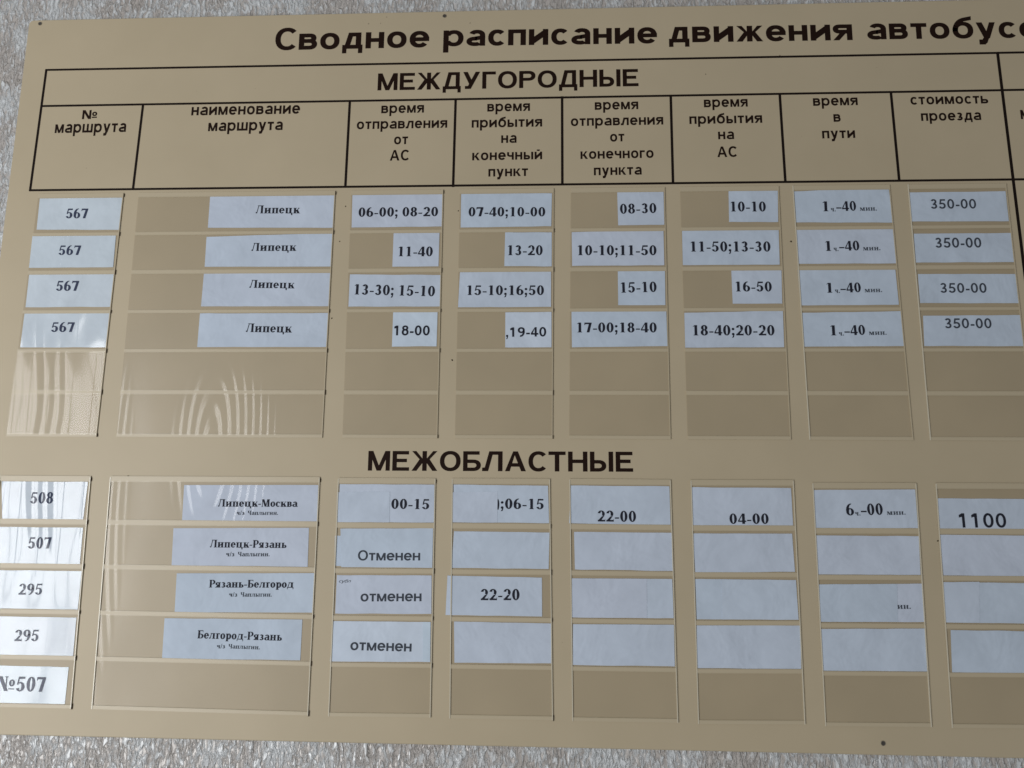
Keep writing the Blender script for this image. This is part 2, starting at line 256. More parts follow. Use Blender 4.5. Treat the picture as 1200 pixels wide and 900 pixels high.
CARDS=[
('u1r1', [(-484.69, -193.42), (-397.72, -193.61), (-397.34, -157.19), (-484.22, -158.18)], [('567', 'sb', -455.14, -169.93, -0.55, 22.5, 10.33)], []),
('u1r2', [(-487.78, -152.32), (-401.08, -152.49), (-400.59, -118.03), (-487.55, -117.91)], [('567', 'sb', -458.44, -131.1, -0.41, 22.54, 9.94)], []),
('u1r3', [(-486.45, -112.33), (-399.39, -112.48), (-399.19, -77.09), (-486.26, -76.99)], [('567', 'sb', -456.96, -93.76, -0.28, 22.8, 10.22)], []),
('u1r4', [(-486.5, -71.51), (-398.68, -71.86), (-399.68, -36.03), (-486.89, -36.14)], [('567', 'sb', -457.29, -51.61, -0.13, 23.24, 9.81)], []),
('u2r1', [(-307.15, -192.61), (-179.18, -191.87), (-179.27, -157.5), (-306.99, -158.64)], [('Липецк', 'sb', -259.12, -173.24, -0.57, 44.99, 8.37)], []),
('u2r2', [(-307.57, -149.0), (-179.88, -152.16), (-179.27, -117.28), (-307.14, -117.88)], [('Липецк', 'sb', -260.87, -133.89, -0.43, 45.26, 8.23)], []),
('u2r3', [(-307.38, -112.58), (-179.66, -112.03), (-179.44, -76.9), (-307.67, -77.17)], [('Липецк', 'sb', -260.5, -95.86, -1.11, 45.36, 8.09)], []),
('u2r4', [(-308.19, -70.03), (-179.74, -70.02), (-180.82, -36.17), (-308.32, -36.13)], [('Липецк', 'sb', -260.92, -51.17, -0.93, 45.54, 8.57)], []),
('u3r1', [(-161.66, -192.13), (-70.3, -192.46), (-70.56, -157.86), (-161.02, -157.56)], [('06-00; 08-20', 'sb', -154.59, -168.62, -0.07, 79.54, 9.63)], []),
('u3r2', [(-118.65, -151.41), (-72.96, -151.9), (-73.17, -116.81), (-118.73, -116.67)], [('11-40', 'sb', -113.14, -127.31, -0.41, 33.83, 9.88)], []),
('u3r3', [(-160.6, -109.08), (-71.06, -107.9), (-70.72, -76.26), (-160.64, -76.39)], [('13-30; 15-10', 'sb', -155.45, -88.62, -1.66, 79.31, 10.37)], []),
('u3r4', [(-116.33, -71.51), (-72.89, -71.15), (-73.08, -36.66), (-116.37, -36.3)], [('18-00', 'cb', -114.65, -47.45, -0.12, 34.49, 9.74)], []),
('u4r1', [(-52.15, -192.26), (38.01, -191.24), (37.36, -157.1), (-52.09, -156.58)], [('07-40;10-00', 'sb', -44.46, -168.0, -0.56, 75.74, 9.55)], []),
('u4r2', [(-7.93, -151.12), (37.78, -150.73), (37.76, -116.1), (-8.43, -116.61)], [('13-20', 'sb', -5.19, -127.64, -0.41, 34.01, 10.03)], []),
('u4r3', [(-51.83, -110.6), (37.14, -110.71), (37.12, -75.42), (-53.01, -75.34)], [('15-10;16;50', 'sb', -44.49, -87.47, -0.26, 74.61, 9.65)], []),
('u4r4', [(-6.94, -70.06), (37.53, -70.33), (37.52, -35.47), (-6.81, -35.53)], [(',19-40', 'cb', -6.08, -45.77, 0.51, 38.5, 9.24)], []),
('u5r1', [(102.33, -193.19), (147.64, -193.57), (147.58, -157.64), (102.84, -157.39)], [('08-30', 'sb', 104.88, -169.2, 0.86, 35.32, 10.15)], []),
('u5r2', [(57.41, -150.78), (146.62, -152.18), (146.56, -116.48), (57.65, -116.4)], [('10-10;11-50', 'sb', 63.09, -127.15, -0.41, 76.11, 9.97)], []),
('u5r3', [(101.74, -110.96), (147.04, -111.11), (146.58, -76.69), (101.64, -76.86)], [('15-10', 'sb', 104.47, -89.12, 1.16, 34.09, 10.22)], []),
('u5r4', [(56.81, -71.32), (147.27, -71.84), (147.58, -36.57), (57.05, -35.45)], [('17-00;18-40', 'sb', 62.01, -50.03, -0.13, 75.62, 9.63)], []),
('u6r1', [(210.89, -193.29), (258.39, -191.86), (257.21, -159.46), (210.21, -159.9)], [('10-10', 'sb', 212.24, -170.55, -0.57, 33.61, 10.09)], []),
('u6r2', [(164.57, -152.9), (257.29, -152.73), (256.5, -116.4), (164.34, -116.57)], [('11-50;13-30', 'sb', 172.29, -130.03, -0.42, 76.13, 10.14)], []),
('u6r3', [(210.39, -112.22), (257.91, -112.13), (256.99, -77.72), (210.46, -77.91)], [('16-50', 'sb', 213.73, -89.87, -0.28, 34.0, 9.73)], []),
('u6r4', [(164.39, -69.05), (257.24, -70.82), (256.66, -35.4), (164.2, -35.1)], [('18-40;20-20', 'sb', 171.96, -46.87, -0.12, 76.3, 9.97)], []),
('u7r1', [(274.12, -190.58), (364.37, -193.72), (366.59, -157.79), (274.48, -158.86)], [('1', 'sb', 300.47, -169.88, -0.57, 5.12, 10.05), ('ч.', 'sl', 307.87, -169.59, -0.57, 4.6, 4.81), ('-', 'sb', 313.25, -169.75, -0.57, 4.85, 10.05), ('40', 'sb', 318.88, -169.91, 1.3, 13.29, 9.82), ('мин.', 'sl', 335.47, -169.96, 0.2, 16.04, 4.81)], []),
('u7r2', [(274.16, -152.79), (365.64, -153.06), (366.58, -116.95), (274.69, -117.13)], [('1', 'sb', 300.53, -129.73, -0.43, 5.17, 9.87), ('ч.', 'sl', 308.01, -129.46, -0.42, 4.65, 4.73), ('-', 'sb', 313.45, -129.63, -0.43, 4.9, 9.87), ('40', 'sb', 319.14, -129.8, 1.4, 13.43, 9.65), ('мин.', 'sl', 335.9, -129.89, 0.33, 16.21, 4.72)], []),
('u7r3', [(273.36, -111.18), (364.77, -111.25), (365.53, -76.24), (273.88, -75.98)], [('1', 'sb', 299.27, -88.2, -0.27, 5.16, 9.69), ('ч.', 'sl', 306.74, -87.96, -0.27, 4.64, 4.64), ('-', 'sb', 312.17, -88.14, -0.27, 4.9, 9.68), ('40', 'sb', 317.85, -88.32, 1.52, 13.41, 9.47), ('мин.', 'sl', 334.58, -88.45, 0.47, 16.19, 4.63)], []),
('u7r4', [(275.28, -68.67), (366.45, -70.01), (367.44, -36.27), (275.47, -35.78)], [('1', 'sb', 300.35, -46.61, -0.12, 5.17, 9.72), ('ч.', 'sl', 307.84, -46.39, -0.12, 4.65, 4.55), ('-', 'sb', 313.27, -46.59, -0.12, 4.9, 9.71), ('40', 'sb', 318.96, -46.78, 1.64, 13.44, 9.5), ('мин.', 'sl', 335.73, -46.95, 0.61, 16.22, 4.55)], []),
('u8r1', [(383.97, -188.3), (474.32, -188.56), (474.48, -158.15), (383.86, -158.78)], [('350-00', 'cs', 402.86, -171.45, -0.3, 42.45, 9.57)], []),
('u8r2', [(384.66, -146.37), (475.27, -146.43), (475.32, -117.42), (384.56, -117.61)], [('350-00', 'cs', 403.95, -132.18, -0.16, 42.64, 9.82)], []),
('u8r3', [(385.42, -106.25), (475.89, -105.71), (475.55, -77.25), (385.3, -77.82)], [('350-00', 'cs', 404.91, -87.68, -0.27, 42.38, 9.42)], []),
('u8r4', [(387.01, -65.45), (476.68, -65.76), (475.78, -36.03), (385.84, -36.35)], [('350-00', 'cs', 406.24, -53.29, -0.14, 42.42, 9.47)], []),
('w1r1', [(-489.65, 95.23), (-404.43, 95.23), (-405.56, 131.05), (-484.56, 131.05)], [('508', 'sb', -459.06, 115.98, 0.47, 22.12, 10.69)], []),
('w1r2', [(-489.65, 138.13), (-404.82, 138.13), (-404.44, 172.33), (-484.56, 172.33)], [('507', 'sb', -456.41, 157.98, 0.61, 22.22, 10.48)], []),
('w1r3', [(-489.65, 178.05), (-401.93, 178.05), (-402.08, 212.81), (-484.56, 212.81)], [('295', 'sb', -460.42, 200.16, 0.76, 22.33, 9.97)], []),
('w1r4', [(-489.65, 219.94), (-402.59, 219.94), (-402.11, 254.03), (-484.56, 254.03)], [('295', 'sb', -459.25, 241.76, 0.91, 22.43, 10.08)], []),
('w1r5', [(-489.65, 263.68), (-405.15, 263.68), (-405.4, 295.94), (-484.56, 295.94)], [('№507', 'sb', -471.54, 285.68, -0.01, 46.06, 12.78)], []),
('w2r1', [(-310.45, 97.5), (-181.66, 96.59), (-181.36, 130.67), (-309.83, 130.84)], [('Липецк-Москва', 'sb', -276.26, 117.41, 0.32, 76.01, 6.89), ('ч/з', 'sl', -258.18, 124.93, 0.5, 7.56, 3.84), ('Чаплыгин.', 'sl', -247.44, 124.84, 0.5, 28.96, 3.83)], []),
('w2r2', [(-317.43, 137.77), (-188.5, 136.14), (-187.84, 171.58), (-316.46, 171.7)], [('Липецк-Рязань', 'sb', -281.17, 155.01, 0.14, 72.33, 6.98), ('ч/з', 'sl', -265.46, 162.99, 0.64, 7.85, 3.97), ('Чаплыгин.', 'sl', -254.3, 162.86, 0.64, 30.08, 3.97)], []),
('w2r3', [(-310.87, 178.95), (-181.42, 177.18), (-181.41, 212.33), (-310.03, 213.78)], [('Рязань-Белгород', 'sb', -279.26, 191.32, 0.6, 79.02, 6.85), ('ч/з', 'sl', -259.98, 199.27, 0.77, 7.62, 3.9), ('Чаплыгин.', 'sl', -249.15, 199.12, 0.77, 29.21, 3.9)], []),
('w2r4', [(-319.02, 219.34), (-190.18, 218.61), (-190.24, 254.22), (-318.44, 254.68)], [('Белгород-Рязань', 'sb', -286.84, 236.57, -0.63, 78.58, 7.09), ('ч/з', 'sl', -268.08, 245.06, 0.93, 7.59, 3.82), ('Чаплыгин.', 'sl', -257.3, 244.89, -0.94, 29.14, 3.81)], []),
('w3r1', [(-161.24, 95.63), (-71.8, 95.41), (-71.53, 130.26), (-160.64, 130.68)], [('00-15', 'sb', -111.67, 118.04, -0.16, 35.36, 9.23)], [('patch', [(-163.33, 103.15), (-113.44, 102.37), (-112.86, 130.44), (-163.07, 130.7)])]),
('w3r2', [(-158.72, 136.65), (-72.0, 135.42), (-71.9, 171.19), (-156.31, 171.4)], [('Отменен', 'cs', -141.08, 165.33, 0.65, 57.74, 9.23)], [('patch_behind', [(-163.51, 143.06), (-153.88, 142.96), (-152.62, 170.95), (-162.82, 170.48)])]),
('w3r3', [(-160.04, 178.68), (-72.33, 178.0), (-71.65, 211.9), (-160.05, 212.79)], [('отменен', 'cs', -137.12, 201.86, 0.98, 56.01, 9.31), ('субл', 'ci', -158.08, 185.28, 0.73, 10.54, 2.69)], []),
('w3r4', [(-161.14, 219.52), (-72.06, 218.96), (-71.55, 253.71), (-162.86, 254.7)], [('отменен', 'cs', -144.73, 244.56, -0.42, 55.74, 9.39)], [('patch', [(-79.21, 219.05), (-72.23, 219.13), (-71.73, 253.49), (-78.25, 253.6)])]),
('w4r1', [(-53.79, 95.28), (34.23, 95.67), (35.24, 129.86), (-52.25, 129.88)], [(';06-15', 'sb', -9.51, 117.18, -0.09, 39.53, 9.36), (')', 'sb', -12.55, 117.21, 0.48, 1.62, 9.38)], [('patch', [(-54.64, 102.34), (-12.52, 101.62), (-12.6, 129.71), (-54.06, 129.89)])]),
('w4r2', [(-52.49, 138.0), (35.64, 138.32), (34.85, 170.89), (-54.21, 170.98)], [], []),
('w4r3', [(-57.67, 177.82), (28.7, 178.69), (28.96, 212.73), (-58.68, 212.67)], [('22-20', 'sb', -26.71, 199.2, 0.78, 35.1, 9.78)], []),
('w4r4', [(-50.81, 218.27), (37.01, 218.67), (37.19, 252.97), (-49.67, 253.89)], [], []),
('w5r1', [(55.32, 95.32), (145.88, 95.47), (146.15, 130.6), (53.56, 129.69)], [('22-00', 'sb', 79.92, 127.87, -0.12, 34.8, 9.85)], []),
('w5r2', [(58.12, 137.52), (146.76, 137.43), (146.84, 171.29), (58.73, 170.99)], [], []),
('w5r3', [(55.92, 178.93), (146.26, 178.38), (146.71, 212.52), (55.95, 213.09)], [], [('patch', [(55.92, 178.92), (123.56, 178.46), (123.03, 212.65), (55.94, 213.07)])]),
('w5r4', [(56.7, 218.94), (146.75, 218.15), (146.56, 253.68), (56.33, 253.94)], [], []),
('w6r1', [(165.35, 96.13), (256.15, 96.27), (256.31, 130.73), (165.84, 131.58)], [('04-00', 'sb', 199.52, 128.92, 0.53, 35.04, 9.19)], []),
('w6r2', [(166.04, 137.82), (255.01, 137.14), (255.76, 170.74), (167.12, 172.38)], [], []),
('w6r3', [(166.93, 178.12), (256.34, 177.96), (256.82, 212.21), (167.18, 213.16)], [], [('patch', [(190.42, 178.01), (256.29, 177.95), (256.77, 212.19), (189.51, 212.99)])]),
('w6r4', [(166.82, 218.41), (257.89, 217.04), (256.86, 253.78), (165.86, 254.81)], [], []),
('w7r1', [(276.52, 97.89), (367.03, 96.64), (366.83, 131.22), (276.32, 132.09)], [('6', 'sb', 304.33, 120.38, 0.51, 6.83, 10.36), ('ч.', 'sl', 311.94, 120.5, 0.51, 4.72, 4.3), ('-', 'sb', 317.46, 120.26, 0.51, 4.98, 10.35), ('00', 'sb', 323.24, 120.01, 2.13, 13.65, 10.15), ('мин.', 'sl', 340.27, 119.67, 1.18, 16.48, 4.3)], []),
('w7r2', [(275.96, 138.48), (366.84, 138.34), (365.9, 172.06), (275.92, 172.78)], [], []),
('w7r3', [(276.57, 181.49), (366.44, 179.59), (365.9, 212.46), (275.66, 213.61)], [('ин.', 'sl', 343.51, 201.62, 0.81, 11.53, 4.65)], [('patch', [(276.52, 181.48), (344.7, 180.23), (343.24, 212.58), (275.61, 213.59)])]),
('w7r4', [(275.88, 219.75), (365.64, 218.01), (364.99, 254.07), (275.52, 254.92)], [], []),
('w8r1', [(386.27, 104.51), (475.79, 104.51), (475.79, 131.43), (385.19, 131.43)], [('1100', 'cs', 403.57, 130.29, 0.55, 40.94, 12.58)], []),
('w8r2', [(385.51, 136.81), (475.79, 136.81), (475.79, 172.19), (385.79, 172.19)], [], []),
('w8r3', [(384.92, 178.04), (475.79, 178.04), (475.79, 212.56), (383.71, 212.56)], [], [('patch', [(384.84, 178.03), (416.38, 177.44), (413.56, 212.46), (383.64, 212.54)])]),
('w8r4', [(388.04, 218.96), (475.79, 218.96), (475.79, 254.42), (386.31, 254.42)], [], [])]
SCREWS=[(-507.36, -389.2), (-73.39, -388.0), (323.43, 313.99)]
SPECKS=[(-152.92, -380.74, 0.5), (-140.35, -381.14, 0.4), (-134.31, -388.16, 0.5), (-46.5, -379.27, 0.6), (267.8, -336.01, 0.7), (193.07, -316.86, 0.5), (-168.22, -179.86, 0.8), (-172.57, -143.26, 0.8), (-176.53, -64.83, 0.8), (-54.86, -174.22, 0.7), (268.63, -139.71, 0.9), (-57.6, -23.19, 0.9), (-133.05, -161.59, 0.4), (383.63, 142.36, 0.8), (121.04, 37.92, 0.6), (282.27, 132.59, 1.0), (-366.13, 89.48, 1.0), (366.49, -100.71, 1.0), (252.15, 199.67, 0.8), (327.31, 212.85, 1.0)]

# ---------------------------------------------------------------- lettering: glyphs drawn as outlines, cap height = 1
class Pen:
    def __init__(s, v, h, X, serif=False, n=2.2, bw=None, slant=0):
        s.v, s.h, s.X, s.serif, s.n, s.slant = v, h, X, serif, n, slant
        s.sb = .09 if serif else .105           # side bearing
        s.c = (v if not serif else .055)        # weight of thin diagonals
        s.polys = []
    def P(s, *pts): s.polys.append(list(pts))
    def R(s, x0, y0, x1, y1): s.P((x0, y0), (x1, y0), (x1, y1), (x0, y1))
    def ring(s, cx, cy, rx, ry, a0=0, a1=360, v=None, h=None, N=None, n=None):
        v = s.v if v is None else v; h = s.h if h is None else h; n = n or (2.0 if s.serif else s.n)
        N = N or max(6, int(abs(a1 - a0) / 14))
        def pt(a, rx, ry):
            c, q = math.cos(a), math.sin(a)
            return (cx + rx * math.copysign(abs(c) ** (2 / n), c), cy + ry * math.copysign(abs(q) ** (2 / n), q))
        for i in range(N):
            a, b = (math.radians(a0 + (a1 - a0) * t / N) for t in (i, i + 1))
            s.P(pt(a, rx, ry), pt(b, rx, ry), pt(b, rx - v, ry - h), pt(a, rx - v, ry - h))
    def O(s, x0, y0, x1, y1, a0=0, a1=360, v=None, h=None):
        s.ring((x0 + x1) / 2, (y0 + y1) / 2, (x1 - x0) / 2, (y1 - y0) / 2, a0, a1, v, h)
    def bowl(s, x0, y0, x1, y1, flip=False):   # D shape, open on the left (or right)
        r = min((x1 - x0) * .72, (y1 - y0) * .62); h = s.h
        if not flip:
            xc = x1 - r; s.R(x0, y0, xc, y0 + h); s.R(x0, y1 - h, xc, y1)
            s.ring(xc, (y0 + y1) / 2, r, (y1 - y0) / 2, -90, 90)
        else:
            xc = x0 + r; s.R(xc, y0, x1, y0 + h); s.R(xc, y1 - h, x1, y1)
            s.ring(xc, (y0 + y1) / 2, r, (y1 - y0) / 2, 90, 270)
    def slab(s, x, w, y, up):                   # serif at the end of a stem whose left side is x, width w
        if not s.serif: return
        e, t = .095, .042
        if up: s.R(x - e, y, x + w + e, y + t); s.P((x - e * .5, y + t), (x + w + e * .5, y + t), (x + w, y + t + .05), (x, y + t + .05))
        else: s.R(x - e, y - t, x + w + e, y); s.P((x - e * .5, y - t), (x + w + e * .5, y - t), (x + w, y - t - .05), (x, y - t - .05))
    def stem(s, x, y0, y1, foot=1, head=1, w=None):
        w = s.v if w is None else w
        s.R(x, y0, x + w, y1)
        if foot: s.slab(x, w, y0, True)
        if head: s.slab(x, w, y1, False)
    def D(s, x0, y0, x1, y1, w=None):           # diagonal, w measured horizontally
        w = s.v * 1.08 if w is None else w
        s.P((x0, y0), (x0 + w, y0), (x1 + w, y1), (x1, y1))
    def bar(s, x0, x1, y, h=None):
        h = s.h if h is None else h; s.R(x0, y - h / 2, x1, y + h / 2)
    def tick(s, x, y0, y1, w=.035):             # vertical serif hanging from a horizontal arm
        if s.serif: s.P((x - w, y0), (x, y0), (x, y1), (x - w * .3, y1))

def glyph(p, ch):
    """draws ch into p.polys, returns its advance width (without bearings)"""
    v, h, X, S = p.v, p.h, p.X, p.serif
    low = ch.islower(); H = X if low else 1.0
    k = .80 if low else 1.0
    u = ch.upper(); e = .095 if S else 0
    ov = .012
    if ch.isdigit():
        w = .70 if S else .74
        if p.v < .15 and not S: w = .70
        vv = v * .98
        if ch == '0': p.O(0.02, -ov, w - .02, 1 + ov, v=vv)
        elif ch == '1':
            x = w * .5 - v * .45
            p.R(x, 0, x + v, 1)
            if S: p.slab(x, v, 0, True); p.P((x, 1), (x, .9), (x - .14, .84), (x - .14, .87))
            else:
                p.P((x, 1), (x, 1 - h * 1.6), (x - .20, .70), (x - .20, .70 + h * 1.15))
                if p.v < .17: p.R(x - .2, 0, x + v + .2, h)
        elif ch == '2':
            p.ring(w * .49, .70, w * .46, .30 + ov, -38, 168)
            a = w * .49 + w * .40; 
            p.P((a - v * .95, .47), (a, .52), (.30, h * .9), (.03, h * .9)); p.R(.03, 0, w - .02, (.15 if S else h))
            if S: p.tick(w, 0, .26)
        elif ch == '3':
            p.ring(w * .47, .745, w * .39, .255 + ov, -90, 160); p.ring(w * .47, .27, w * .44, .27 + ov, -160, 90)
            p.R(w * .33, .54 - h, w * .52, .54 if not S else .54 - h * .2)
        elif ch == '4':
            x = w * .53; p.R(x, 0, x + v, 1); b = .19 if S else .2
            hh = (.125 if S else h * 1.05)
            p.R(0, b, w + .02, b + hh); q = v * (.35 if S else .8)
            p.P((0, b + hh), (q + .03, b + hh), (x + v * .1, 1 - v * .5), (x + v * .1, 1)); p.P((x, 1), (x + v * .4, 1), (x + v * .4, .8), (x, .72))
        elif ch == '5':
            p.R(.16, 1 - (.15 if S else h * 1.05), w - .06, 1); p.P((.16, 1), (.16 + v * (.35 if S else .8), 1), (.05 + v * (.5 if S else .9), .44), (.06, .46))
            p.ring(w * .46, .31, w * .48, .31 + ov, -160, 122)
        elif ch == '6':
            p.O(.02, -ov, w - .01, .62, v=vv); p.ring(w * .62, .47, w * .60, .53 + ov, 82, 196, n=2)
        elif ch == '9':
            p.O(.01, .38, w - .02, 1 + ov, v=vv); p.ring(w * .38, .53, w * .60, .53 + ov, -98, 16, n=2)
        elif ch == '7':
            p.R(.02, 1 - (.16 if S else h * 1.05), w - .02, 1); p.P((w - .02 - v, 1 - h), (w - .02, 1 - h), (.26 + v * .9, 0), (.22, 0))
            if S: p.P((.02, 1), (.0, .74), (.03, .74), (.09, .84))
        elif ch == '8':
            p.O(.06, .49, w - .06, 1 + ov, v=vv * .95); p.O(.02, -ov, w - .02, .49 + h, v=vv)
        return w
    if ch == '-': 
        y = .33; t = h * 1.05 if not S else .115
        p.R(.03, y - t / 2, .40, y + t / 2); return .43
    if ch in '.,;:':
        r = v * .52
        def dot(y): p.ring(r + .02, y, r, r, 0, 360, v=r * .98, h=r * .98, N=10, n=2 if S else 6)
        dot(r)
        if ch in ';:': dot(.62 if X > .6 else .5)
        if ch in ',;': p.P((r + .02, .0), (2 * r + .02, r), (r * 1.5, -.20), (.03, -.24))
        return 2 * r + .06
    if ch == '/': p.D(0, -.02, .22, 1.02, .09); return .3
    if ch == ')': p.ring(-.02, .42, .30, .60, -62, 62); return .32
    if ch == ' ': return .26
    if ch == '№':
        p.stem(.06, 0, 1, head=0, w=v * (.35 if S else .9)); p.stem(.66, 0, 1, foot=0, w=v * (.35 if S else .9)); p.D(.06, 1, .60, 0, v * 1.15)
        if S: p.R(-.04, .955, .14, 1)
        p.O(.92, .32, 1.36, .80, v=v * .7, h=max(h * .8, .05)); p.R(.92, .12, 1.36, .12 + max(h * .8, .06)); return 1.4
    if u in 'ОСЭ' or (ch == 'е'):
        w = (.98 if not S else .95) if not low else (.68 if S else .76)
        if u == 'О': p.O(0, -ov, w, H + ov)
        elif u == 'С':
            w *= .95; p.O(0, -ov, w, H + ov, 42, 318)
            if S: p.R(w * .80, H * .66, w * .95, H * .84) if low else (p.tick(w * .95, .64, 1.02), p.O(w * .6, .0, w, .6, -50, -10))
        elif ch == 'е':
            p.O(0, -ov, w, H + ov, 0, 322); p.R(v * .8, H * .5 - h / 2 + .0, w - v * .35, H * .5 + h / 2)
            p.P((w - v, H * .5 - h / 2), (w, H * .5 - h / 2), (w, H * .52 + h / 2), (w - v, H * .52 + h / 2))
        return w - ((.05 if low else .11) if u == 'С' else 0)
    if ch == 'а':
        w = .70 if S else .74
        x = w - v - (.02 if S else 0)
        p.R(x, 0 if not S else .04, x + v, H * .66); p.ring(x + v - w * .44, H * .66, w * .44, H * .34 + ov, 0, 158)
        p.O(0, -ov, w * .92, H * .58, 60, 318); p.P((x, H * .50), (x + v * .6, H * .62), (x + v * .6, H * .62 - h * 1.1), (x, H * .5 - h))
        p.P((w * .40, H * .58), (x + .01, H * .64), (x + .01, H * .64 - h * 1.05), (w * .40, H * .58 - h * 1.05))
        if S: p.R(x + v * .5, 0, w + .07, .07)
        return w
    if ch == 'р':
        w = .76 if S else .80; d = -.27 if S else -.29
        p.stem(e, d, H, head=0)
        if S: p.P((e - .1, H - .02), (e, H), (e, H - .1), (e - .1, H - .06))
        p.ring(e + (w - e) * .52, H / 2, (w - e) * .48, H / 2 + ov, -152, 152); return w
    if ch == 'у':
        w = .74; c = p.c if S else v * 1.0
        p.D(w / 2 - v * .45, .0, 0, H, v * 1.12 if S else v * 1.08)
        p.D(w / 2 - v * .45 - (.0 if not S else -.06), 0, w - (v * 1.08 if not S else .12), H, c * 1.05 if not S else .075)
        p.P((w / 2 - v * .45, .06), (w / 2 + v * .62, .03), (w / 2 - .04, -.20), (w / 2 - .22, -.16)); p.R(.08, -.29, w / 2 - .05, -.29 + h * 1.3)
        if S: p.R(-.06, H - .045, v + .12, H); p.R(w - .2, H - .045, w + .04, H)
        else: p.P((w / 2 - .07, -.29), (w / 2 - .04, -.10), (w / 2 + v * .45, .02), (w / 2 + v * .1, -.2))
        return w
    if ch == 'б':
        w = .80; p.O(0, -ov, w, X + .04); p.ring(w * .60, X * .45, w * .60, 1.0 - X * .45 - h * .3, 100, 184, n=2); p.P((w * .48, .94 - h), (w * .48, .94), (w * .93, 1.02), (w * .93, 1.02 - h)); return w
    if u == 'Е':
        w = .80; p.stem(e, 0, H); p.R(e, 0, w, h); p.R(e, H - h, w - .02, H); p.bar(e, w * .86, H * .52)
        if S: p.tick(w, 0, .3, .05); p.tick(w, H, H - .26, .05); p.tick(w * .7, .4, .64, .05)
        return w
    if u in 'БВЬЫРЪ' or u == 'Я':
        w = (.84 if not low else .72)
        if u == 'Б': p.stem(e, 0, H, foot=1, head=1); p.R(e, H - h, w * .92, H); p.bowl(e, 0, w, H * .58); p.tick(w * .92, H, H - .26, .05)
        elif u == 'В': p.stem(e, 0, H, foot=0, head=0) if not S else p.stem(e, 0, H); p.bowl(e, H * .50 - h * .35, w * .95, H); p.bowl(e, 0, w, H * .5 + h * .65)
        elif u == 'Ь': p.stem(e, 0, H, foot=1); p.bowl(e, 0, w, H * .58)
        elif u == 'Ы':
            p.stem(e, 0, H); p.bowl(e, 0, w * .90, H * .58); p.stem(w * .90 + (.09 if not S else .14) + .02, 0, H); w = w * .90 + .11 + v + (.05 + e if S else 0)
        elif u == 'Р': p.stem(e, 0, H); p.bowl(e, H * .42, w, H)
        elif u == 'Я':
            x = w - v - e; p.stem(x, 0, H); p.bowl(0 if not low else -.02, H * .42, x + .02, H, True)
            p.D(-.02, 0, w * .34, H * .45, v * 1.1)
            if S: p.R(-.08, 0, v + .04, .042)
        return w
    if u in 'НПИЙТГЦШМ' or ch in 'нпийтгцшм':
        w = {'Н': .90, 'П': .90, 'И': .92, 'Й': .92, 'Т': .80, 'Г': .70, 'Ц': .92, 'Ш': 1.22, 'М': 1.04}[u] * (k if u != 'М' else .86 if low else 1) + (.16 if S and u not in 'ТГ' else 0)
        if low and not S: w = {'н': .72, 'п': .70, 'и': .76, 'й': .76, 'т': .62, 'г': .52, 'ц': .76, 'ш': 1.06, 'м': .90}[ch]
        r = w - v - e
        if u == 'Н': p.stem(e, 0, H); p.stem(r, 0, H); p.bar(e + v * .5, r + v * .5, H * .51)
        elif u == 'П': p.stem(e, 0, H); p.stem(r, 0, H); p.R(e, H - h, r + v, H)
        elif u in 'ИЙ':
            p.stem(e, 0, H); p.stem(r, 0, H)
            t = v * 1.0 if not S else .08
            p.P((e + v * .6, .0 + (.1 if S else 0)), (e + v * .6, (.0 if not S else .1) + t * 1.5), (r + v * .4, H - (.1 if S else 0)), (r + v * .4, H - t * 1.5 - (.1 if S else 0)))
            if u == 'Й': p.ring(w / 2, H + .24, w * .26, .18, 200, 340, v=h * .8, h=h * .8)
        elif u == 'Т':
            p.stem(w / 2 - v / 2, 0, H, head=0); p.R(0, H - h, w, H)
            if S: p.tick(.05, H, H - .24, .05); p.tick(w, H, H - .24, .05)
        elif u == 'Г':
            p.stem(e, 0, H); p.R(e, H - h, w, H); p.tick(w, H, H - .26, .05)
        elif u == 'Ц':
            p.stem(e, 0, H, foot=0); p.stem(r, 0, H, foot=0); p.R(e, 0, w + .06, h); p.R(w - .02 - (.0 if not S else .06), -.22, w + .10 if not S else w + .06, h); w += .08
        elif u == 'Ш':
            p.stem(e, 0, H, foot=0); p.stem(r, 0, H, foot=0); p.stem((e + r) / 2, 0, H, foot=0); p.R(e, 0, r + v, h)
        elif u == 'М':
            if S:
                p.stem(e, 0, H, w=.06, head=0); p.R(e - .08, H - .042, e + .1, H); p.stem(r, 0, H); p.D(w * .48 - v * .4, .02, e - .02, H, v * 1.15); p.D(w * .48, .02, r - .05, H, .09)
            else:
                p.R(e, 0, e + v * .95, H); p.R(w - v * .95, 0, w, H); m = w / 2
                p.P((m - v * .55, 0), (m + v * .55, 0), (v * 1.05, H), (0, H)) if 0 else None
                p.D(m - v * .5, 0, v * .15, H, v * .95); p.D(m - v * .5, 0, w - v * 1.1, H, v * .95)
        return w
    if u in 'ЛД':
        w = (.90 if u == 'Л' else .94) * (.84 if low else 1) + (.08 if S else 0)
        b = 0 if u == 'Л' else h
        r = w - v - e - (.06 if u == 'Д' and not S else 0); lx = .06 if S else (.0 if u == 'Л' else .08)
        th = .075 if S else v * .98
        tl = w * .30
        p.P((lx + (.02), b), (lx + .02 + th, b), (tl + th, H), (tl, H))
        p.R(tl, H - h, r + v, H); p.R(r, 0, r + v, H)
        if S: p.slab(r, v, H, False); p.R(tl - .1, H - .042, tl + .1, H)
        if u == 'Л':
            if S: p.slab(r, v, 0, True); p.ring(.06, .085, .075, .085, 0, 360, v=.07, h=.08, N=8)
            else: p.P((-.06, 0), (.1, 0), (.1 + v * .3, h * 1.1), (-.05, h))
        else:
            p.R(0, 0, w, h); p.R(0, -.20, v * .8 if not S else .06, h); p.R(w - (v * .8 if not S else .06), -.20, w, h)
        return w
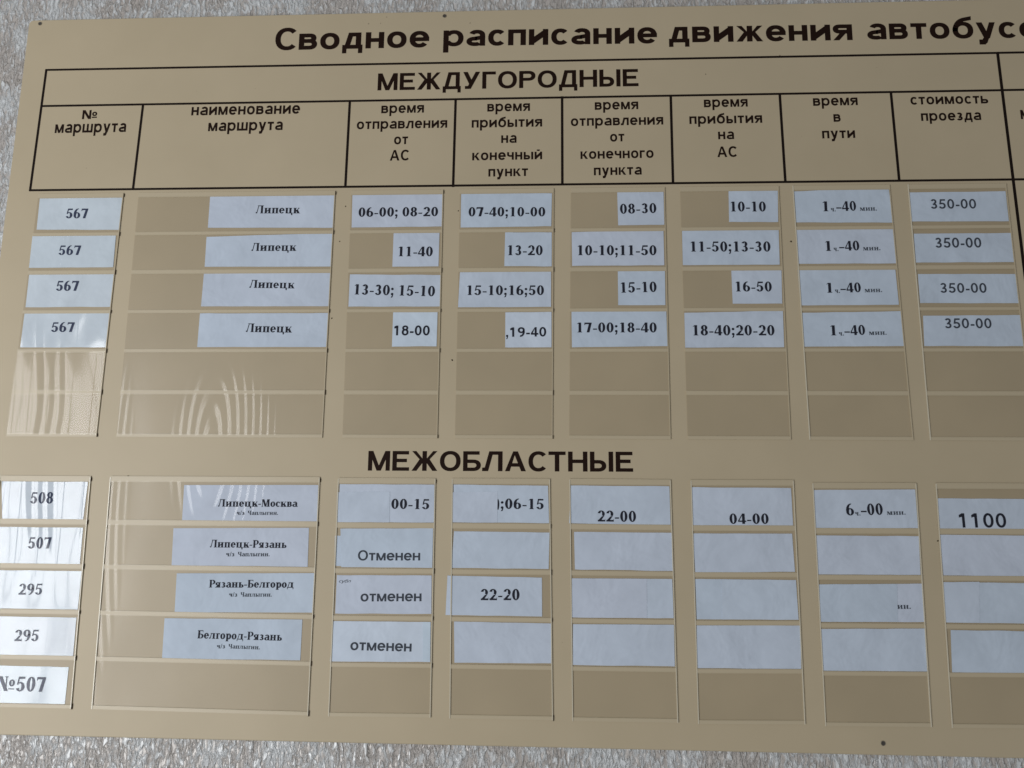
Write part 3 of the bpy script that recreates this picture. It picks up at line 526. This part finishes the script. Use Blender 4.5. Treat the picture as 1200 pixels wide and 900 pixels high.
    if u == 'А':
        w = .98; t = v * 1.05
        p.P((0, 0), (t if not S else .08, 0), (w / 2 + (.02 if not S else -.02), H), (w / 2 - t * .5, H)); p.P((w - t, 0), (w, 0), (w / 2 + t * .5, H), (w / 2 - t * .5, H)); p.R(w * .22, H * .23, w * .78, H * .23 + h); return w
    if u == 'У':
        w = .88; p.D(w * .36, .28, 0, H, v * 1.1); p.P((w - v * 1.1, H), (w, H), (w * .46, .0), (w * .46 - v * 1.1, .0)); p.R(.1, 0, w * .42, h); return w
    if u in 'КЖ':
        if u == 'К':
            w = .88 * (.84 if low else 1) + (.06 if S else 0); p.stem(e, 0, H); x = e + v
            p.P((x - .02, H * .62), (x - .02, H * .40), (x + .05, H * .40), (w - .02, H), (w - .02 - v * (1.15 if not S else .5), H)) if 0 else None
            c = v * 1.1 if not S else .09
            p.P((x - .02, H * .38), (x + .10 if not S else x + .06, H * .38), (w - .02, H), (w - .02 - c, H)); p.P((x + .0, H * .60), (x + v * 1.0, H * .68), (w + .03, 0), (w + .03 - v * 1.2, 0))
            if S: p.R(w - .22, H - .042, w + .02, H); p.R(w - v - .1, 0, w + .07, .042)
            return w
        w = 1.22 * (.84 if low else 1); m = w / 2 - v / 2
        p.stem(m, 0, H); c = v * 1.0
        for sgn in (-1, 1):
            q = lambda d: w / 2 + sgn * d
            p.P((q(v * .4), H * .40), (q(v * .4), H * .60), (q(w / 2 - c), H), (q(w / 2 - .01), H)); p.P((q(v * .4), H * .42), (q(v * .9), H * .66), (q(w / 2), 0), (q(w / 2 - c * 1.1), 0))
        return w
    if u == 'З':
        w = .60 if low else .74
        p.ring(w * .45, H * .745, w * .44, H * .255 + ov, -90, 155); p.ring(w * .45, H * .275, w * .50, H * .275 + ov, -155, 90); p.R(w * .3, H * .54 - h, w * .5, H * .54); return w
    if u == 'Ч':
        w = (.68 if low else .84) + (.1 if S else 0); r = w - v - e
        p.stem(r, 0, H); p.R(e, H * .62, e + v, H); p.slab(e, v, H, False); p.ring(e + (w - e) * .5, H * .66, (w - e) * .5, H * .28, 180, 275); p.R(e + (w - e) * .48, H * .38, r + .02, H * .38 + h); return w
    return .5

PENS = {'ab': dict(v=.212, h=.176, X=.725), 'an': dict(v=.205, h=.175, X=.735), 'sb': dict(v=.238, h=.082, X=.69, serif=True),
        'sl': dict(v=.21, h=.09, X=.70, serif=True), 'cs': dict(v=.182, h=.155, X=.735, n=2.1), 'cb': dict(v=.20, h=.165, X=.735, n=2.1),
        'ci': dict(v=.10, h=.09, X=.735, n=2.1, slant=.3)}
KERN = {'an': .135, 'ab': .115, 'sb': .085, 'sl': .10, 'cs': .11, 'cb': .10, 'ci': .1}
def layout(s, sty):
    """polygons of a whole string, cap height 1, left ink edge at 0; also the right ink edge of every prefix"""
    kw = PENS[sty]; x = 0; out = []; ends = []
    for i, ch in enumerate(s):
        p = Pen(**kw)
        if sty == 'cb' or sty == 'cs': p.v *= 1.0
        a = glyph(p, ch)
        if p.polys:
            mn = min(q[0] for poly in p.polys for q in poly); mx = max(q[0] for poly in p.polys for q in poly)
        else: mn, mx = 0, a
        if i == 0: x = -mn
        for j, poly in enumerate(p.polys):
            out.append(([(x + q[0] + q[1] * p.slant, q[1]) for q in poly], j))
        ends.append(x + mx)
        x += a + KERN[sty] * (1.0 if ch not in '-' else .8)
    return out, ends
def ink(name, spec, h, m, parent=None, dy=0.0):
    """flat lettering on the board: spec = (string, style, x, y, degrees, width, cap height[, prefix that spans the width])"""
    s, sty, x, y, ang, wd, H = spec[:7]
    polys, ends = layout(s, sty)
    span = ends[len(spec[7]) - 1] if len(spec) > 7 else ends[-1]
    sx = wd / span
    ca, sa = math.cos(math.radians(ang)), math.sin(math.radians(ang))
    vs, fs = [], []
    for poly, j in polys:
        b = len(vs)
        area2 = sum(poly[i][0] * poly[(i + 1) % len(poly)][1] - poly[(i + 1) % len(poly)][0] * poly[i][1] for i in range(len(poly)))
        pp = poly if area2 > 0 else poly[::-1]
        for (px, py) in pp:
            X_, Y_ = px * sx, py * H
            vs.append(W(x + X_ * ca - Y_ * sa, y - (X_ * sa + Y_ * ca), h + dy + .004 * (j % 9)))
        fs.append(tuple(range(b, b + len(pp))))
    me = bpy.data.meshes.new(name); me.from_pydata(vs, [], fs); me.materials.append(MATS[m])
    o = bpy.data.objects.new(name, me); scn.collection.objects.link(o)
    if parent is not None: o.parent = parent; o.matrix_parent_inverse = parent.matrix_world.inverted()
    return o

# ---------------------------------------------------------------- mesh helpers
def link(name, vs, fs, m, parent=None, smooth=False):
    me = bpy.data.meshes.new(name); me.from_pydata(vs, [], fs)
    me.materials.append(MATS[m])
    if smooth:
        for p in me.polygons: p.use_smooth = True
    o = bpy.data.objects.new(name, me); scn.collection.objects.link(o)
    if parent is not None: o.parent = parent; o.matrix_parent_inverse = parent.matrix_world.inverted()
    return o
def slab_geo(q, h0, h1, base=0):
    """a box over the board-plane quad q (TL, TR, BR, BL) from height h0 to h1"""
    vs = [W(x, y, h1) for x, y in q] + [W(x, y, h0) for x, y in q]
    fs = [(3, 2, 1, 0), (4, 5, 6, 7)] + [(i, (i + 1) % 4, (i + 1) % 4 + 4, i + 4) for i in range(4)]
    return vs, [tuple(base + i for i in f) for f in fs]
def slab(name, q, h0, h1, m, parent=None):
    vs, fs = slab_geo(q, h0, h1)
    return link(name, vs, fs, m, parent)
def lerp(a, b, t): return (a[0] + (b[0] - a[0]) * t, a[1] + (b[1] - a[1]) * t)
def bil(q, s, t):
    return lerp(lerp(q[0], q[1], s), lerp(q[3], q[2], s), t)
def sub(q, s0, s1, t0, t1): return [bil(q, s0, t0), bil(q, s1, t0), bil(q, s1, t1), bil(q, s0, t1)]

# ---------------------------------------------------------------- the wall: real relief round the board, plain behind it
def wall_part(x0, x1, y0, y1, stx, sty, vs, fs):
    nx, ny = int((x1 - x0) / stx) + 1, int((y1 - y0) / sty) + 1
    b = len(vs)
    for j in range(ny):
        y = y0 + (y1 - y0) * j / (ny - 1)
        for i in range(nx):
            x = x0 + (x1 - x0) * i / (nx - 1)
            n = noise.noise(Vector((x * .26, y * .10, 0))) * .75 + noise.noise(Vector((x * .62, y * .24, 7))) * .45
            edge = min(x - x0, x1 - x, y - y0, y1 - y)
            vs.append(W(x, y, -6.2 + max(-.25, n) * 1.9))
    for j in range(ny - 1):
        for i in range(nx - 1):
            a = b + j * nx + i
            fs.append((a + nx, a + nx + 1, a + 1, a))
vs, fs = [], []
wall_part(-620, 640, 316, 400, 1.2, 2.2, vs, fs)
wall_part(-620, 640, -500, -386, 2.0, 3.2, vs, fs)
wall_part(-620, -512, -386, 316, 2.0, 3.2, vs, fs)
b = len(vs)
outer = [(-1600, -1100), (2400, -1100), (2400, 1500), (-1600, 1500)]; inner = [(-618, -498), (638, -498), (638, 398), (-618, 398)]
vs += [W(x, y, -6.3) for x, y in outer + inner]
fs += [(b + i + 4, b + (i + 1) % 4 + 4, b + (i + 1) % 4, b + i) for i in range(4)]
wl = link('wall', vs, fs, 'wall_paper', smooth=True)
wl['kind'] = 'structure'; wl['label'] = 'pinkish grey wall with raised silvery streaked wallpaper behind the board'

# ---------------------------------------------------------------- the board
board = bpy.data.objects.new('timetable_board', None); scn.collection.objects.link(board)
board.location = W(0, 324, 0); bpy.context.view_layer.update()
board['label'] = 'large beige bus timetable board with brown lettering and clear card holders'
board['category'] = 'notice board'

def rounded(x0, y0, x1, y1, r, n=5):
    pts = []
    for cx, cy, a in ((x0 + r, y0 + r, 180), (x1 - r, y0 + r, 270), (x1 - r, y1 - r, 0), (x0 + r, y1 - r, 90)):
        for i in range(n + 1):
            t = math.radians(a + 90 * i / n); pts.append((cx + r * math.cos(t), cy + r * math.sin(t)))
    return pts
pts = rounded(-520, -393.7, 1290, 323.8, 5); ins = rounded(-519.2, -392.9, 1289.2, 323.0, 4.4)
n = len(pts)
vs = [W(x, y, 0) for x, y in ins] + [W(x, y, -.8) for x, y in pts] + [W(x, y, -4.6) for x, y in pts]
fs = [tuple(range(n))[::-1]] + [(i, (i + 1) % n, (i + 1) % n + n, i + n) for i in range(n)] + [(i + n, (i + 1) % n + n, (i + 1) % n + 2 * n, i + 2 * n) for i in range(n)] + [tuple(range(2 * n, 3 * n))]
link('panel', vs, fs, 'board_plastic', board)

def rule(a, b, w):
    d = Vector((b[0] - a[0], b[1] - a[1])); nn = Vector((-d.y, d.x)).normalized() * (w * .76); e = d.normalized() * (w / 2)
    a = Vector(a) - e; b = Vector(b) + e; 
    q = [a - nn, b - nn, b + nn, a + nn]
    return [(p.x, p.y) for p in q]
for i, (a, b, w) in enumerate(LINES):
    o = slab('ruled_line', rule(a, b, w), .0, .05 + .006 * (i % 3) + (.02 if a[1] != b[1] and abs(a[0] - b[0]) < 10 else 0), 'vinyl_line', board)
for i, (a, b, w) in enumerate([((481.05, -334.4), (484.6, -90), 1.9), ((484.6, -89.0), (486.6, 53), 1.9), ((481.05, -334.4), (1250, -334.3), 1.5), ((481.8, -294.2), (1250, -294.2), 1.5), ((483.3, -200.7), (1250, -200.7), 1.5), ((590, -294), (590, -201), 1.7)]):
    slab('ruled_line', rule(a, b, w), .0, .075 + .006 * i, 'vinyl_line', board)

for kind, spec in HEADS:
    nm = {'title': 'title_lettering', 'heading': 'heading_lettering', 'col': 'column_lettering'}[kind]
    ink(nm, spec, .09, 'vinyl_brown', board)

for x, y in SCREWS:
    def disc(r0, r1, h0, h1, N=14):
        vs = [W(x + r0 * math.cos(6.2832 * i / N), y + r0 * math.sin(6.2832 * i / N), h0) for i in range(N)] + [W(x + r1 * math.cos(6.2832 * i / N), y + r1 * math.sin(6.2832 * i / N), h1) for i in range(N)]
        return vs, [(i, i + N, (i + 1) % N + N, (i + 1) % N) for i in range(N)]
    v1, f1 = disc(2.3, 2.0, .02, .35); v2, f2 = disc(2.0, 1.75, .35, .25)
    s = link('screw', v1 + v2, f1 + [tuple(q + 28 for q in f) for f in f2], 'screw_rim', board)
    v3, f3 = disc(1.78, .5, .22, .10); f3.append(tuple(range(14, 28))[::-1])
    link('screw_head', v3, f3, 'screw_metal', s)
random.seed(4)
vs, fs = [], []
for x, y, r in SPECKS + [(random.uniform(-500, 480), random.uniform(-380, 300), random.uniform(.15, .32)) for _ in range(26)]:
    b = len(vs); N = 7
    for i in range(N):
        rr = r * random.uniform(.6, 1.15) * 1.1
        vs.append(W(x + rr * math.cos(6.283 * i / N), y + rr * math.sin(6.283 * i / N), 0.03 if y < -200 else .03))
    vs.append(W(x, y, .12 + .3 * r)); fs += [(b + (i + 1) % N, b + i, b + N) for i in range(N)]
sp = link('dirt_speck', vs, fs, 'dirt_and_gap_shade', board); sp['kind'] = 'stuff'

# card holders: a backing sheet, spacer strips, one clear cover film per row, edge strips
occupied = {c[0]: c[1] for c in CARDS}
HB, HS0, HS1, HC = .25, .25, .80, .92
def holder(tag, q, fr, col, glossy):
    hb = slab('card_holder', q, .0, HB, 'backing_plastic', board)
    nrow = len(fr) // 2 - 1
    for i in range(nrow + 1):
        t0, t1 = fr[2 * i], fr[2 * i + 1]
        slab('spacer_strip', sub(q, .0, 1, t0, t1), HS0 + .002, HS1, 'strip_plastic', hb)
        if col in (0, 1, 2, 3):                       # dark sliver standing in for the shade in the gap at a strip's end
            p = bil(q, 1, (t0 + t1) / 2); hh = 1.6 + .8 * ((i * 7 + col * 3) % 3) / 2
            wdt = .75 if col < 2 else .6
            if (i + col) % 4 != 3 or col == 0:
                slab('dirt_and_gap_shade', [(p[0] + .1, p[1] - hh), (p[0] + .1 + wdt, p[1] - hh), (p[0] + wdt, p[1] + hh), (p[0], p[1] + hh)], .02, .9, 'dirt_and_gap_shade', hb)
    for i in range(nrow):
        t0, t1 = fr[2 * i + 1] - .004, fr[2 * i + 2] + .004
        c = occupied.get('%sr%d' % (tag, i + 1))
        full = sub(q, 0.004, .996, t0, t1)
        mt = glossy
        def sheet(qq, m, hh=HC):
            vs = [W(x, y, hh) for x, y in qq]
            link('cover_film', vs, [(3, 2, 1, 0)], m, hb)
        if c is None: sheet(full, mt)
        else:
            cl = (c[0][0] + c[3][0]) / 2; l, r = full[0][0], full[1][0]
            s = (cl - l) / (r - l)
            if s > .08:
                sheet(sub(full, 0, s - .001, 0, 1), mt); sheet(sub(full, s, 1, 0, 1), 'film_clear')
            else: sheet(full, 'film_clear')
    # edges of the cover sheet, their lit look put into a pale beige
    lo = tag[0] == 'w'
    wq = q[1][0] - q[0][0]
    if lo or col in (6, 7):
        slab('edge_strip', sub(q, -.004, .9 / wq - .004, 0.0, 1), .5 if lo else .3, 1.12, 'edge_lit_plastic', hb)
    slab('edge_strip', sub(q, 1 - (.8 / wq), 1.0, 0.0, 1), HS0, 1.14 if lo else 1.0, 'edge_lit_plastic' if lo else 'strip_plastic', hb)
    if lo:
        slab('flange', sub(q, 0, 1, -.004, .0015), HS0, 1.0, 'strip_plastic', hb)
GL = {0: 'film_left', 1: 'film_name'}
for c, q in enumerate(HOLD_U):
    q = [(q[0][0], -196.4), (q[1][0], -196.4), (q[2][0], 52.0), (q[3][0], 52.0)]
    holder('u%d' % (c + 1), q, STR_U, c, GL.get(c, 'film_flat'))
for c, q in enumerate(HOLD_L):
    holder('w%d' % (c + 1), q, STR_L, c, GL.get(c, 'film_flat'))

# ---------------------------------------------------------------- the paper cards
ROW = ['top', 'second', 'third', 'fourth', 'bottom']
COLN = {1: 'route number column', 2: 'route name column', 3: 'third column', 4: 'fourth column', 5: 'fifth column', 6: 'sixth column', 7: 'journey time column', 8: 'fare column'}
TXT = {}
def full_text(id):
    return TEXT.get(id, '')
TEXT = {'u1r1': '567', 'u1r2': '567', 'u1r3': '567', 'u1r4': '567', 'u2r1': 'Липецк', 'u2r2': 'Липецк', 'u2r3': 'Липецк', 'u2r4': 'Липецк',
 'u3r1': '06-00; 08-20', 'u3r2': '11-40', 'u3r3': '13-30; 15-10', 'u3r4': '18-00', 'u4r1': '07-40;10-00', 'u4r2': '13-20', 'u4r3': '15-10;16;50', 'u4r4': '19-40',
 'u5r1': '08-30', 'u5r2': '10-10;11-50', 'u5r3': '15-10', 'u5r4': '17-00;18-40', 'u6r1': '10-10', 'u6r2': '11-50;13-30', 'u6r3': '16-50', 'u6r4': '18-40;20-20',
 'u7r1': '1ч.-40 мин.', 'u7r2': '1ч.-40 мин.', 'u7r3': '1ч.-40 мин.', 'u7r4': '1ч.-40 мин.', 'u8r1': '350-00', 'u8r2': '350-00', 'u8r3': '350-00', 'u8r4': '350-00',
 'w1r1': '508', 'w1r2': '507', 'w1r3': '295', 'w1r4': '295', 'w1r5': '№507', 'w2r1': 'Липецк-Москва', 'w2r2': 'Липецк-Рязань', 'w2r3': 'Рязань-Белгород', 'w2r4': 'Белгород-Рязань',
 'w3r1': '00-15', 'w3r2': 'Отменен', 'w3r3': 'отменен', 'w3r4': 'отменен', 'w4r1': ';06-15', 'w4r3': '22-20', 'w5r1': '22-00', 'w6r1': '04-00', 'w7r1': '6ч.-00 мин.', 'w7r3': 'ин.', 'w8r1': '1100'}
def sheet_mesh(name, q, h, th, m, parent=None, curl=.0, seed=0, nx=14, ny=5, lim=.78):
    """a thin sheet of paper over quad q: slightly uneven, closed with its own edge thickness"""
    vs, fs = [], []
    rnd = random.Random(seed); ph = rnd.uniform(0, 6); 
    for j in range(ny + 1):
        for i in range(nx + 1):
            s, t = i / nx, j / ny
            x, y = bil(q, s, t)
            if 0 < s < 1 and (t == 0 or t == 1): y += noise.noise(Vector((x * .05, y * .05, seed))) * .35
            dz = (noise.noise(Vector((x * .03, y * .04, seed * 1.7))) * .5 + .5) * curl
            vs.append(W(x, y, min(h + dz, lim)))
    nn = len(vs)
    vs += [(v[0], v[1] + th * .001, v[2]) for v in vs]
    w = nx + 1
    for j in range(ny):
        for i in range(nx):
            a = j * w + i
            fs.append((a + w, a + w + 1, a + 1, a)); fs.append((a + nn, a + 1 + nn, a + w + 1 + nn, a + w + nn))
    rim = [i for i in range(w)] + [j * w + nx for j in range(1, ny + 1)] + [ny * w + i for i in range(nx - 1, -1, -1)] + [j * w for j in range(ny - 1, 0, -1)]
    k = len(vs); L = len(rim)                # the cut edge has vertices of its own, so that it shades as an edge
    vs += [vs[i] for i in rim] + [vs[i + nn] for i in rim]
    fs += [(k + i, k + (i + 1) % L, k + L + (i + 1) % L, k + L + i) for i in range(L)]
    return link(name, vs, fs, m, parent, True)
for idx, (id, q, texts, extra) in enumerate(CARDS):
    tb, c, r = id[0], int(id[1]), int(id[3])
    tbn = 'upper table' if tb == 'u' else 'lower table'
    wide = (q[1][0] - q[0][0])
    txt = TEXT.get(id)
    small = 'short' if (tb == 'u' and c in (3, 4, 5, 6) and wide < 60) else 'white'
    where = '%s row of the %s %s' % (ROW[r - 1], 'upper' if tb == 'u' else 'lower', COLN[c])
    lab = ('%s paper card printed %s in the %s' % (small, txt, where)) if txt else ('blank white paper card in the %s' % where)
    m = 'paper'
    if c == 1: m = 'paper_film_sheen_left'
    elif tb == 'w' and c == 2: m = 'paper_film_sheen_name'
    elif id in ('u3r4', 'u4r4', 'w3r4'): m = 'paper_bright'
    o = sheet_mesh('paper_card', q, .46, .12, m, None, .2, idx)
    o['label'] = lab; o['category'] = 'paper card'
    o['group'] = 'paper cards in the timetable holders'
    for nm, pq in extra:
        if nm == 'patch': sheet_mesh('glued_paper_patch', pq, .62, .1, m, o, .16, idx + 50, 8, 4)
        else: sheet_mesh('paper_underlay', pq, .33, .05, m, o, .0, idx + 50, 8, 4)
    for spec in texts:
        im = 'ink'
        if id[1] == '1': im = 'ink_veil_tint'
        elif spec[1] in ('cs',) : im = 'ink_grey'
        elif spec[1] == 'sl': im = 'ink_grey'
        if id == 'w8r1': im = 'ink'
        ink('printed_text', spec, .80, im, o)
